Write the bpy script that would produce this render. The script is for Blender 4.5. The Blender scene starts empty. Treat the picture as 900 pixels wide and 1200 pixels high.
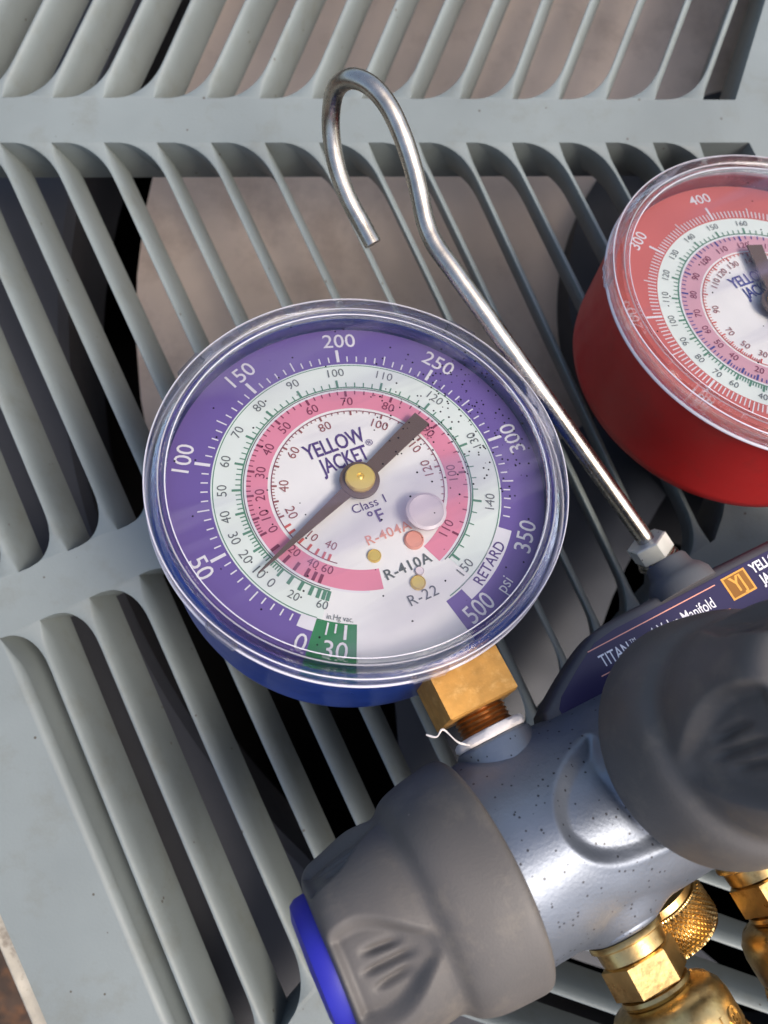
import bpy, bmesh, math, random
from mathutils import Vector, Matrix
from mathutils.geometry import tessellate_polygon
random.seed(7)
R = math.radians
S = bpy.context.scene
COL = S.collection
MM = 0.001

# ------------------------------------------------------------------ camera
FPX, PX, PY = 930.0, 450.0, 600.0          # focal length and centre, in photo pixels (900 wide)
HC = 203.0                                  # camera height above the grille top, mm
G = Vector((0.055, 0.14, 0.9886)).normalized()      # grille normal seen from the camera
XW = (Vector((1, 0, 0)) - G * G.x).normalized()
YW = G.cross(XW)
RW = Matrix((XW, YW, G))                    # camera -> world rotation
cam = bpy.data.cameras.new("camera")
cam.sensor_fit = 'HORIZONTAL'; cam.sensor_width = 36.0; cam.lens = 36.0 * FPX / 900.0
cam.clip_start = 0.005; cam.clip_end = 50.0
camo = bpy.data.objects.new("camera", cam); COL.objects.link(camo)
camo.matrix_world = Matrix.Translation((0, 0, HC * MM)) @ RW.to_4x4()
cam.dof.use_dof = True; cam.dof.focus_distance = 0.155; cam.dof.aperture_fstop = 26.0
S.camera = camo

def c2w(p):                                 # camera mm -> world mm
    return RW @ Vector(p) + Vector((0, 0, HC))
def onz(px, py, z=0.0):                     # the point of the plane at world height z (mm) seen at a pixel
    d = RW @ Vector(((px - PX) / FPX, -(py - PY) / FPX, -1.0))
    t = (z - HC) / d.z
    return Vector((d.x * t, d.y * t, z))
def atd(px, py, depth):                     # the point at a given distance along the view axis
    return c2w(((px - PX) / FPX * depth, -(py - PY) / FPX * depth, -depth))

# ------------------------------------------------------------------ light
SUN_CAM = Vector((0.56, -0.10, 0.82)).normalized()
SD = (RW @ SUN_CAM).normalized()
el = math.asin(SD.z); az = math.atan2(SD.x, SD.y)
W = bpy.data.worlds.new("World"); S.world = W; W.use_nodes = True
wn = W.node_tree.nodes; wl = W.node_tree.links
for n in list(wn): wn.remove(n)
sky = wn.new('ShaderNodeTexSky'); sky.sky_type = 'NISHITA'; sky.sun_disc = False
sky.sun_elevation = el; sky.sun_rotation = az; sky.air_density = 1.0; sky.dust_density = 4.5; sky.ozone_density = 1.0
bg = wn.new('ShaderNodeBackground'); bg.inputs[1].default_value = 0.15
wo = wn.new('ShaderNodeOutputWorld')
wl.new(sky.outputs[0], bg.inputs[0]); wl.new(bg.outputs[0], wo.inputs[0])
sl = bpy.data.lights.new("sun", 'SUN'); sl.energy = 1.5; sl.angle = R(26); sl.color = (1.0, 0.93, 0.84)
so = bpy.data.objects.new("sun", sl); COL.objects.link(so)
so.rotation_euler = SD.to_track_quat('Z', 'Y').to_euler()
S.view_settings.view_transform = 'Standard'; S.view_settings.look = 'None'
S.view_settings.exposure = 0.80; S.view_settings.gamma = 1.0
S.view_settings.use_curve_mapping = False
S.cycles.caustics_reflective = False; S.cycles.caustics_refractive = False
S.cycles.max_bounces = 10; S.cycles.transparent_max_bounces = 16; S.cycles.transmission_bounces = 8

# ------------------------------------------------------------------ materials
def nodes(name):
    m = bpy.data.materials.new(name); m.use_nodes = True
    nt = m.node_tree
    return m, nt, nt.nodes['Principled BSDF'], nt.nodes['Material Output']
def add(nt, t, **k):
    n = nt.nodes.new(t)
    for a, b in k.items(): setattr(n, a, b)
    return n
def ramp(nt, src, stops):
    r = add(nt, 'ShaderNodeValToRGB'); e = r.color_ramp.elements
    while len(e) < len(stops): e.new(0.5)
    for i, (p, c) in enumerate(stops):
        e[i].position = p; e[i].color = (*c, 1) if len(c) == 3 else c
    nt.links.new(src, r.inputs[0]); return r
def mat(name, col, rough=0.5, metal=0.0, var=0.12, vscale=60, bump=0.0, bscale=900, spec=0.5, coat=0.0,
        dirt=None, dscale=120, damt=0.5, rvar=0.1, speck=None, sscale=500, sth=0.16, smask=0.5, stretch=None, aniso=0):
    m, nt, b, out = nodes(name); L = nt.links
    tc = add(nt, 'ShaderNodeTexCoord'); co = tc.outputs['Object']
    if stretch:
        mp = add(nt, 'ShaderNodeMapping'); mp.inputs['Scale'].default_value = stretch; L.new(co, mp.inputs[0]); co = mp.outputs[0]
    nz = add(nt, 'ShaderNodeTexNoise'); nz.inputs['Scale'].default_value = vscale; nz.inputs['Detail'].default_value = 6
    L.new(co, nz.inputs['Vector'])
    lo = tuple(c * (1 - var) for c in col); hi = tuple(min(1, c * (1 + var)) for c in col)
    r = ramp(nt, nz.outputs['Fac'], [(0.3, lo), (0.7, hi)]); c_out = r.outputs[0]
    if dirt:
        dz = add(nt, 'ShaderNodeTexNoise'); dz.inputs['Scale'].default_value = dscale; dz.inputs['Detail'].default_value = 8
        dz.inputs['Roughness'].default_value = 0.7
        L.new(tc.outputs['Object'], dz.inputs['Vector'])
        dr = ramp(nt, dz.outputs['Fac'], [(0.52, (0, 0, 0)), (0.75, (damt, damt, damt))])
        mx = add(nt, 'ShaderNodeMixRGB'); L.new(dr.outputs[0], mx.inputs[0]); L.new(c_out, mx.inputs[1])
        mx.inputs[2].default_value = (*dirt, 1); c_out = mx.outputs[0]
    if speck:
        vo = add(nt, 'ShaderNodeTexVoronoi'); vo.inputs['Scale'].default_value = sscale
        L.new(tc.outputs['Object'], vo.inputs['Vector'])
        sr = ramp(nt, vo.outputs['Distance'], [(sth * 0.8, (1, 1, 1)), (sth, (0, 0, 0))])
        mk = add(nt, 'ShaderNodeSeparateColor'); L.new(vo.outputs['Color'], mk.inputs[0])
        gt = add(nt, 'ShaderNodeMath', operation='GREATER_THAN'); gt.inputs[1].default_value = 1 - smask; L.new(mk.outputs[0], gt.inputs[0])
        ml = add(nt, 'ShaderNodeMath', operation='MULTIPLY'); L.new(sr.outputs[0], ml.inputs[0]); L.new(gt.outputs[0], ml.inputs[1])
        mx = add(nt, 'ShaderNodeMixRGB'); L.new(ml.outputs[0], mx.inputs[0]); L.new(c_out, mx.inputs[1])
        mx.inputs[2].default_value = (*speck, 1); c_out = mx.outputs[0]
        mm = add(nt, 'ShaderNodeMath', operation='MULTIPLY_ADD'); mm.inputs[1].default_value = -metal; mm.inputs[2].default_value = metal
        L.new(ml.outputs[0], mm.inputs[0]); L.new(mm.outputs[0], b.inputs['Metallic'])
    else: b.inputs['Metallic'].default_value = metal
    L.new(c_out, b.inputs['Base Color'])
    rr = add(nt, 'ShaderNodeMapRange'); rr.inputs[3].default_value = max(0.02, rough - rvar); rr.inputs[4].default_value = min(1, rough + rvar)
    n2 = add(nt, 'ShaderNodeTexNoise'); n2.inputs['Scale'].default_value = vscale * 3; n2.inputs['Detail'].default_value = 5
    L.new(co, n2.inputs['Vector']); L.new(n2.outputs['Fac'], rr.inputs[0]); L.new(rr.outputs[0], b.inputs['Roughness'])
    b.inputs['Specular IOR Level'].default_value = spec
    b.inputs['Coat Weight'].default_value = coat; b.inputs['Coat Roughness'].default_value = 0.12
    if bump:
        bz = add(nt, 'ShaderNodeTexNoise'); bz.inputs['Scale'].default_value = bscale; bz.inputs['Detail'].default_value = 4
        L.new(co, bz.inputs['Vector'])
        bp = add(nt, 'ShaderNodeBump'); bp.inputs['Strength'].default_value = 1.0; bp.inputs['Distance'].default_value = bump * MM
        L.new(bz.outputs['Fac'], bp.inputs['Height']); L.new(bp.outputs[0], b.inputs['Normal'])
    return m

M = {}
M['grille'] = mat('grille_plastic', (0.168, 0.191, 0.187), 0.5, var=0.12, vscale=25, bump=0.045, bscale=1400,
                  dirt=(0.12, 0.12, 0.095), dscale=75, damt=0.5, speck=(0.06, 0.05, 0.035), sscale=260, sth=0.10, smask=0.22)
M['blade'] = mat('tan_fan_blade', (0.68, 0.54, 0.43), 0.5, 0.05, var=0.25, vscale=14, bump=0.1, bscale=200, dirt=(0.22, 0.13, 0.08), dscale=25, damt=0.5)
M['blade_shaded'] = mat('shaded_fan_blade', (0.055, 0.06, 0.075), 0.5, 0.1, var=0.12, vscale=20, bump=0.05, bscale=300)  # shaded copy of the tan blade: the shade is put into its base colour
M['shroud'] = mat('shroud_steel', (0.055, 0.056, 0.064), 0.7, var=0.1, vscale=40, bump=0.05, bscale=600)
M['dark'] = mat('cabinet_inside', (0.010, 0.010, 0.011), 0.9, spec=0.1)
M['flange'] = mat('dirty_flange', (0.38, 0.34, 0.27), 0.75, var=0.2, vscale=120, bump=0.2, bscale=700, dirt=(0.08, 0.05, 0.03), dscale=260, damt=0.9)
M['ground'] = mat('leafy_soil', (0.035, 0.020, 0.012), 0.9, var=0.5, vscale=40, bump=3, bscale=80, dirt=(0.22, 0.09, 0.03), dscale=60, damt=0.9)
M['bluecase'] = mat('blue_enamel', (0.012, 0.055, 0.36), 0.33, 0.25, var=0.08, vscale=50, bump=0.008, bscale=900, coat=0.25, dirt=(0.03, 0.05, 0.16), dscale=200, damt=0.3)
M['redcase'] = mat('red_enamel', (0.47, 0.012, 0.010), 0.42, 0.0, var=0.08, vscale=50, bump=0.008, bscale=900, coat=0.15, dirt=(0.20, 0.03, 0.02), dscale=200, damt=0.3)
M['brass'] = mat('worn_brass', (0.64, 0.44, 0.18), 0.33, 1.0, var=0.28, vscale=200, bump=0.07, bscale=700, dirt=(0.24, 0.12, 0.04), dscale=340, damt=0.95, rvar=0.14)
M['brassn'] = mat('cast_brass', (0.60, 0.30, 0.07), 0.5, 0.6, var=0.15, vscale=300, bump=0.10, bscale=650, dirt=(0.88, 0.55, 0.20), dscale=420, damt=0.6)
M['copper'] = mat('thread_brass', (0.40, 0.19, 0.07), 0.35, 1.0, var=0.2, vscale=300)
M['steel'] = mat('plated_steel', (0.46, 0.42, 0.365), 0.27, 1.0, var=0.22, vscale=240, bump=0.02, bscale=900, rvar=0.1, dirt=(0.30, 0.25, 0.20), dscale=350, damt=0.55)
M['nut'] = mat('zinc_nut', (0.85, 0.86, 0.78), 0.35, 0.5, var=0.08, vscale=200, speck=(0.05, 0.04, 0.03), sscale=900, sth=0.2, smask=0.2)
M['body'] = mat('silver_enamel', (0.165, 0.185, 0.22), 0.45, 0.68, var=0.12, vscale=90, bump=0.06, bscale=1600, coat=0.08,
                speck=(0.012, 0.012, 0.018), sscale=800, sth=0.20, smask=0.42)
M['knob'] = mat('soft_grey_rubber', (0.088, 0.080, 0.074), 0.56, 0.0, var=0.10, vscale=70, bump=0.05, bscale=2300, spec=0.4, dirt=(0.17, 0.145, 0.115), dscale=130, damt=0.55, speck=(0.19, 0.17, 0.14), sscale=420, sth=0.07, smask=0.2)
M['darkplate'] = mat('black_plastic', (0.055, 0.052, 0.058), 0.42, 0.0, var=0.08, vscale=80, bump=0.02, bscale=1800, dirt=(0.12, 0.11, 0.10), dscale=200, damt=0.3)
M['bluecap'] = mat('blue_plastic_cap', (0.012, 0.012, 0.27), 0.5, var=0.15, vscale=80)
M['redcap'] = mat('red_plastic_cap', (0.5, 0.01, 0.012), 0.35, var=0.05, vscale=80)
M['rubber'] = mat('grey_rubber', (0.09, 0.09, 0.092), 0.5, var=0.1)
M['tape'] = mat('white_sealing_tape', (0.72, 0.66, 0.62), 0.6, var=0.1, vscale=200, bump=0.15, bscale=500)
def ink(name, c, rough=0.55): M[name] = mat(name, c, rough, var=0.04, vscale=80, rvar=0.04, spec=0.3)
ink('white_ink', (0.80, 0.78, 0.82)); ink('dial_white', (0.87, 0.86, 0.85))
ink('purple_ink', (0.150, 0.095, 0.335)); ink('pink_ink', (0.78, 0.27, 0.38)); ink('mint_ink', (0.79, 0.86, 0.81))
ink('green_ink', (0.03, 0.22, 0.075)); ink('green_tick', (0.10, 0.26, 0.17)); ink('grey_ink', (0.13, 0.15, 0.15))
ink('wine_ink', (0.22, 0.035, 0.08)); ink('brown_ink', (0.30, 0.10, 0.10)); ink('logo_ink', (0.09, 0.05, 0.20))
ink('red_ink', (0.60, 0.14, 0.12)); ink('mauve_ink', (0.66, 0.36, 0.43)); ink('rust_ink', (0.62, 0.12, 0.10)); ink('blue_ink', (0.05, 0.06, 0.28))
ink('peach_ink', (0.80, 0.36, 0.28)); ink('label_purple', (0.035, 0.028, 0.075), 0.25); ink('orange_ink', (0.75, 0.36, 0.07), 0.35); ink('orange_box', (0.27, 0.115, 0.02), 0.35)
M['needle'] = mat('needle_paint', (0.12, 0.078, 0.058), 0.4, var=0.05)
M['goldhub'] = mat('gilt_hub', (0.86, 0.62, 0.16), 0.35, 0.55, var=0.06)

def clear(name, shade_bands=0.0, specks=False, tint=(1, 1, 1), grough=0.02, boost=1.0, haze=0.0):
    """thin clear plastic: mostly see-through, sky mirrored by Fresnel, plus painted shadow bands and specks of dirt"""
    m, nt, b, out = nodes(name); L = nt.links; nt.nodes.remove(b)
    tr = add(nt, 'ShaderNodeBsdfTransparent'); tr.inputs[0].default_value = (*tint, 1)
    gl = add(nt, 'ShaderNodeBsdfGlossy'); gl.inputs['Roughness'].default_value = grough
    fr = add(nt, 'ShaderNodeFresnel'); fr.inputs[0].default_value = 1.45
    mu = add(nt, 'ShaderNodeMath', operation='MULTIPLY'); mu.inputs[1].default_value = boost; mu.use_clamp = True
    L.new(fr.outputs[0], mu.inputs[0])
    mx = add(nt, 'ShaderNodeMixShader'); L.new(mu.outputs[0], mx.inputs[0]); L.new(tr.outputs[0], mx.inputs[1]); L.new(gl.outputs[0], mx.inputs[2])
    last = mx.outputs[0]; tc = add(nt, 'ShaderNodeTexCoord')
    if shade_bands or haze:
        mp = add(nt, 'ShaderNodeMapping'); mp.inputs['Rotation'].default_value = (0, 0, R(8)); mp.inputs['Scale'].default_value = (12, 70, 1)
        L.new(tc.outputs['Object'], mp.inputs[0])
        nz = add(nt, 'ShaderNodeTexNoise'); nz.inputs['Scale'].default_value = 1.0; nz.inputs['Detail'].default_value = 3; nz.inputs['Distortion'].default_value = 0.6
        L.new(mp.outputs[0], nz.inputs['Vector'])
        r = ramp(nt, nz.outputs['Fac'], [(0.50, (haze,) * 3), (0.64, (haze + shade_bands,) * 3)])
        df = add(nt, 'ShaderNodeBsdfDiffuse'); df.inputs[0].default_value = (0.22, 0.19, 0.30, 1)  # purple-grey streaks paint the dial's shadow bands into the window
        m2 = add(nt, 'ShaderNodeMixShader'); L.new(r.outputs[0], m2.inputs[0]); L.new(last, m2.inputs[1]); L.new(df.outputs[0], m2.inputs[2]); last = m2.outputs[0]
    if specks:
        vo = add(nt, 'ShaderNodeTexVoronoi'); vo.inputs['Scale'].default_value = 1100; L.new(tc.outputs['Object'], vo.inputs['Vector'])
        sr = ramp(nt, vo.outputs['Distance'], [(0.20, (1, 1, 1)), (0.26, (0, 0, 0))])
        sc = add(nt, 'ShaderNodeSeparateColor'); L.new(vo.outputs['Color'], sc.inputs[0])
        # the spatter is thick on one side of the window
        dist = add(nt, 'ShaderNodeVectorMath', operation='DISTANCE'); dist.inputs[1].default_value = (0.027, 0.004, -0.001); L.new(tc.outputs['Object'], dist.inputs[0])
        mr = add(nt, 'ShaderNodeMapRange'); mr.inputs[1].default_value = 0.004; mr.inputs[2].default_value = 0.022; mr.inputs[3].default_value = 0.30; mr.inputs[4].default_value = 0.975
        L.new(dist.outputs['Value'], mr.inputs[0])
        gt = add(nt, 'ShaderNodeMath', operation='GREATER_THAN'); L.new(sc.outputs[0], gt.inputs[0]); L.new(mr.outputs[0], gt.inputs[1])
        ml = add(nt, 'ShaderNodeMath', operation='MULTIPLY'); L.new(sr.outputs[0], ml.inputs[0]); L.new(gt.outputs[0], ml.inputs[1])
        df = add(nt, 'ShaderNodeBsdfDiffuse'); df.inputs[0].default_value = (0.01, 0.01, 0.015, 1)
        m3 = add(nt, 'ShaderNodeMixShader'); L.new(ml.outputs[0], m3.inputs[0]); L.new(last, m3.inputs[1]); L.new(df.outputs[0], m3.inputs[2]); last = m3.outputs[0]
    L.new(last, out.inputs[0]); return m
M['window'] = clear('clear_window', shade_bands=0.26, specks=True, boost=1.0, haze=0.02)
m, nt, b, out = nodes('clear_rim_plastic')
b.inputs['Base Color'].default_value = (0.97, 0.96, 1.0, 1); b.inputs['Transmission Weight'].default_value = 1.0
b.inputs['Roughness'].default_value = 0.04; b.inputs['IOR'].default_value = 1.46
rtc = add(nt, 'ShaderNodeTexCoord'); rnz = add(nt, 'ShaderNodeTexNoise'); rnz.inputs['Scale'].default_value = 160; rnz.inputs['Detail'].default_value = 5
nt.links.new(rtc.outputs['Object'], rnz.inputs['Vector']); rbp = add(nt, 'ShaderNodeBump'); rbp.inputs['Distance'].default_value = 0.00045; nt.links.new(rnz.outputs['Fac'], rbp.inputs['Height']); nt.links.new(rbp.outputs[0], b.inputs['Normal'])
rt = add(nt, 'ShaderNodeBsdfTransparent'); rmx = add(nt, 'ShaderNodeMixShader'); rmx.inputs[0].default_value = 0.45
nt.links.new(rt.outputs[0], rmx.inputs[1]); nt.links.new(b.outputs[0], rmx.inputs[2]); nt.links.new(rmx.outputs[0], out.inputs[0])
M['rim'] = m
m, nt, b, out = nodes('painted_rim_highlight'); b.inputs['Base Color'].default_value = (.85, .82, .88, 1); b.inputs['Roughness'].default_value = .15  # whitish mix that paints bright highlight lines onto the rim's lip and ridges
et = add(nt, 'ShaderNodeBsdfTransparent'); emx = add(nt, 'ShaderNodeMixShader'); emx.inputs[0].default_value = 0.6
nt.links.new(et.outputs[0], emx.inputs[1]); nt.links.new(b.outputs[0], emx.inputs[2]); nt.links.new(emx.outputs[0], out.inputs[0]); M['rim_highlight'] = m
M['milky'] = mat('milky_plug', (0.80, 0.70, 0.74), 0.35, var=0.03); 

# ------------------------------------------------------------------ mesh helpers (all input in mm)
class MB:
    def __init__(s): s.v = []; s.f = []
    def add(s, vs, fs, mtx=None):
        o = len(s.v)
        s.v += [tuple(mtx @ Vector(v)) if mtx else tuple(v) for v in vs]
        s.f += [tuple(i + o for i in f) for f in fs]; return s
    def prism(s, poly, z0, z1, mtx=None, bev=0.0):
        n = len(poly)
        A = sum(poly[i][0] * poly[(i + 1) % n][1] - poly[(i + 1) % n][0] * poly[i][1] for i in range(n))
        if A < 0: poly = poly[::-1]
        tri = tessellate_polygon([[Vector((p[0], p[1], 0)) for p in poly]])
        tri = [t if (Vector(poly[t[1]][:2]) - Vector(poly[t[0]][:2])).cross(Vector(poly[t[2]][:2]) - Vector(poly[t[0]][:2])) > 0 else t[::-1] for t in tri]
        rings = [[(p[0], p[1], z0) for p in poly]]
        if bev:
            ins = inset(poly, bev)
            for k in range(0, 4):
                a = k / 3 * math.pi / 2
                q = 1 - math.cos(a)
                rings.append([(p[0] + (r[0] - p[0]) * q, p[1] + (r[1] - p[1]) * q, z1 - bev + bev * math.sin(a)) for p, r in zip(poly, ins)])
        else: rings.append([(p[0], p[1], z1) for p in poly])
        vs = [v for r in rings for v in r]; fs = []
        for k in range(len(rings) - 1):
            for i in range(n):
                j = (i + 1) % n; fs.append((k * n + i, k * n + j, (k + 1) * n + j, (k + 1) * n + i))
        t = (len(rings) - 1) * n
        fs += [tuple(t + i for i in q) for q in tri] + [tuple(i for i in q[::-1]) for q in tri]
        return s.add(vs, fs, mtx)
    def lathe(s, prof, seg=64, mtx=None, fr=None, closed=False, caps=True):
        """prof: (r, z) list, turned about z. fr(theta, i) may scale the radius."""
        vs = []; fs = []; n = len(prof)
        for i, (r, z) in enumerate(prof):
            for k in range(seg):
                a = 2 * math.pi * k / seg; q = r * (fr(a, i) if fr else 1)
                vs.append((q * math.cos(a), q * math.sin(a), z))
        m = n if closed else n - 1
        for i in range(m):
            j = (i + 1) % n
            for k in range(seg):
                l = (k + 1) % seg; fs.append((i * seg + k, i * seg + l, j * seg + l, j * seg + k))
        if not closed and caps:
            if prof[0][0] > 1e-6: fs.append(tuple(range(seg - 1, -1, -1)))
            if prof[-1][0] > 1e-6: fs.append(tuple((n - 1) * seg + k for k in range(seg)))
        return s.add(vs, fs, mtx)
    def tube(s, pts, rad, seg=20, cap=True):
        pts = [Vector(p) for p in pts]; n = len(pts); vs = []; fs = []
        t0 = (pts[1] - pts[0]).normalized(); nrm = t0.orthogonal().normalized()
        for i, p in enumerate(pts):
            t = (pts[min(i + 1, n - 1)] - pts[max(i - 1, 0)]).normalized()
            nrm = (nrm - t * nrm.dot(t)).normalized(); bn = t.cross(nrm)
            r = rad(i / (n - 1)) if callable(rad) else rad
            for k in range(seg):
                a = 2 * math.pi * k / seg; vs.append(p + nrm * (r * math.cos(a)) + bn * (r * math.sin(a)))
        for i in range(n - 1):
            for k in range(seg):
                l = (k + 1) % seg; fs.append((i * seg + k, i * seg + l, (i + 1) * seg + l, (i + 1) * seg + k))
        if cap: fs.append(tuple(range(seg - 1, -1, -1))); fs.append(tuple((n - 1) * seg + k for k in range(seg)))
        return s.add(vs, fs)
    def disc(s, rad, z, seg=128):
        return s.add([(rad * math.cos(2 * math.pi * k / seg), rad * math.sin(2 * math.pi * k / seg), z) for k in range(seg)], [tuple(range(seg))])
    def ring(s, r0, r1, a0, a1, z, seg=None):
        """flat annular sheet; angles clockwise from up, degrees"""
        seg = seg or max(2, int(abs(a1 - a0) / 2)); vs = []; fs = []
        for k in range(seg + 1):
            a = R(a0 + (a1 - a0) * k / seg)
            vs += [(r0 * math.sin(a), r0 * math.cos(a), z), (r1 * math.sin(a), r1 * math.cos(a), z)]
        for k in range(seg): fs.append((2 * k, 2 * k + 2, 2 * k + 3, 2 * k + 1))
        return s.add(vs, fs)
    def build(s, name, m, parent=None, smooth=40, mtx=None, recalc=True):
        me = bpy.data.meshes.new(name)
        me.from_pydata([(x * MM, y * MM, z * MM) for x, y, z in s.v], [], s.f)
        bm = bmesh.new(); bm.from_mesh(me)
        if recalc: bmesh.ops.recalc_face_normals(bm, faces=bm.faces[:])
        if smooth:
            th = R(smooth)
            for f in bm.faces: f.smooth = True
            for e in bm.edges:
                e.smooth = not (len(e.link_faces) != 2 or e.calc_face_angle(0) > th)
        bm.to_mesh(me); bm.free()
        me.materials.append(M[m] if isinstance(m, str) else m)
        o = bpy.data.objects.new(name, me); COL.objects.link(o)
        if parent: o.parent = parent
        if mtx: o.matrix_local = mtx
        return o
def inset(poly, d):
    n = len(poly); out = []
    for i in range(n):
        p = Vector(poly[i][:2]); a = (p - Vector(poly[i - 1][:2])).normalized(); b = (Vector(poly[(i + 1) % n][:2]) - p).normalized()
        na = Vector((-a.y, a.x)); nb = Vector((-b.y, b.x)); m = (na + nb)
        k = d / max(0.35, (1 + na.dot(nb)) / 2) / 2
        out.append((p.x + m.x * k, p.y + m.y * k))
    return out
def thing(name, label, cat, mtx=None, group=None):
    o = bpy.data.objects.new(name, None); COL.objects.link(o); o.empty_display_size = 0.01
    if mtx: o.matrix_world = mtx
    o['label'] = label; o['category'] = cat
    if group: o['group'] = group
    return o
def axis_m(p, d, up=(0, 0, 1)):
    """matrix whose z axis is d, at p (mm)"""
    z = Vector(d).normalized(); x = Vector(up).cross(z)
    if x.length < 1e-3: x = Vector((1, 0, 0))
    x.normalize(); y = z.cross(x)
    return Matrix.Translation(Vector(p)) @ Matrix((x, y, z)).transposed().to_4x4()
def hexprof(af, bev, z0, z1, mtx, mb, n=6, rot=0):
    R0 = af / 2 / math.cos(math.pi / n)
    poly = [(R0 * math.cos(2 * math.pi * k / n + rot), R0 * math.sin(2 * math.pi * k / n + rot)) for k in range(n)]
    rings = []
    k1 = (R0 - bev) / R0
    for (z, k) in ((z0, k1), (z0 + bev * 0.5, 1), (z1 - bev * 0.5, 1), (z1, k1)): rings.append([(x * k, y * k, z) for x, y in poly])
    vs = [v for r in rings for v in r]; fs = []
    for q in range(3):
        for i in range(n): j = (i + 1) % n; fs.append((q * n + i, q * n + j, (q + 1) * n + j, (q + 1) * n + i))
    fs += [tuple(range(n - 1, -1, -1)), tuple(3 * n + i for i in range(n))]
    mb.add(vs, fs, mtx)
_tc = {}
def text_mesh(txt, size, bold=0.0, sx=1.0, spacing=1.0, ext=0.0):
    key = (txt, size, bold, sx, spacing, ext)
    if key in _tc: return _tc[key]
    cu = bpy.data.curves.new('lettering', 'FONT'); cu.body = txt; cu.size = size; cu.align_x = 'CENTER'; cu.align_y = 'CENTER'
    cu.offset = bold; cu.resolution_u = 3; cu.space_character = spacing; cu.extrude = ext; cu.fill_mode = 'FRONT' if not ext else 'BOTH'
    ob = bpy.data.objects.new('lettering', cu); COL.objects.link(ob)
    dg = bpy.context.evaluated_depsgraph_get(); me = bpy.data.meshes.new_from_object(ob.evaluated_get(dg))
    vs = [(v.co.x * sx, v.co.y, v.co.z) for v in me.vertices]; fs = [tuple(p.vertices) for p in me.polygons]
    bpy.data.objects.remove(ob); bpy.data.curves.remove(cu); bpy.data.meshes.remove(me)
    _tc[key] = (vs, fs); return _tc[key]
def put_text(txt, size, x, y, z, rot, m, parent, name='lettering', bold=0.0, sx=1.0, spacing=1.0):
    vs, fs = text_mesh(txt, size, bold, sx, spacing)
    mb = MB(); mb.add(vs, fs, Matrix.Translation((x, y, z)) @ Matrix.Rotation(R(rot), 4, 'Z'))
    return mb.build(name, m, parent, smooth=0)
def on_dial(txt, size, r, a, z, m, parent, flip=None, **k):
    if flip is None: flip = abs(a) >= 90
    return put_text(txt, size, r * math.sin(R(a)), r * math.cos(R(a)), z, -a + (180 if flip else 0), m, parent, **k)

# ================================================================== the outdoor unit under the gauges
unit = thing('outdoor_ac_unit', 'grey green louvred top grille of an outdoor air conditioner lying under the gauge set', 'air conditioner')
DEP = 17.0; SDEP = 13.6
def lineat(pt1, pt2):                       # x as a function of y, and back
    (x1, y1), (x2, y2) = pt1, pt2
    return lambda y: x1 + (x2 - x1) * (y - y1) / (y2 - y1)
def isect(a, b, c, d):
    a, b, c, d = map(Vector, (a, b, c, d)); r = b - a; s = d - c
    den = r.cross(s); t = (c - a).cross(s) / den; u = (c - a).cross(r) / den
    return a + r * t, t, u
def w2(p): v = onz(p[0], p[1]); return (v.x, v.y)
def frame_part(px_poly, bev=0.0):
    MB().prism([w2(p) for p in px_poly], -DEP, 0.0, bev=bev).build('grille_frame', 'grille', grille)

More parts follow.
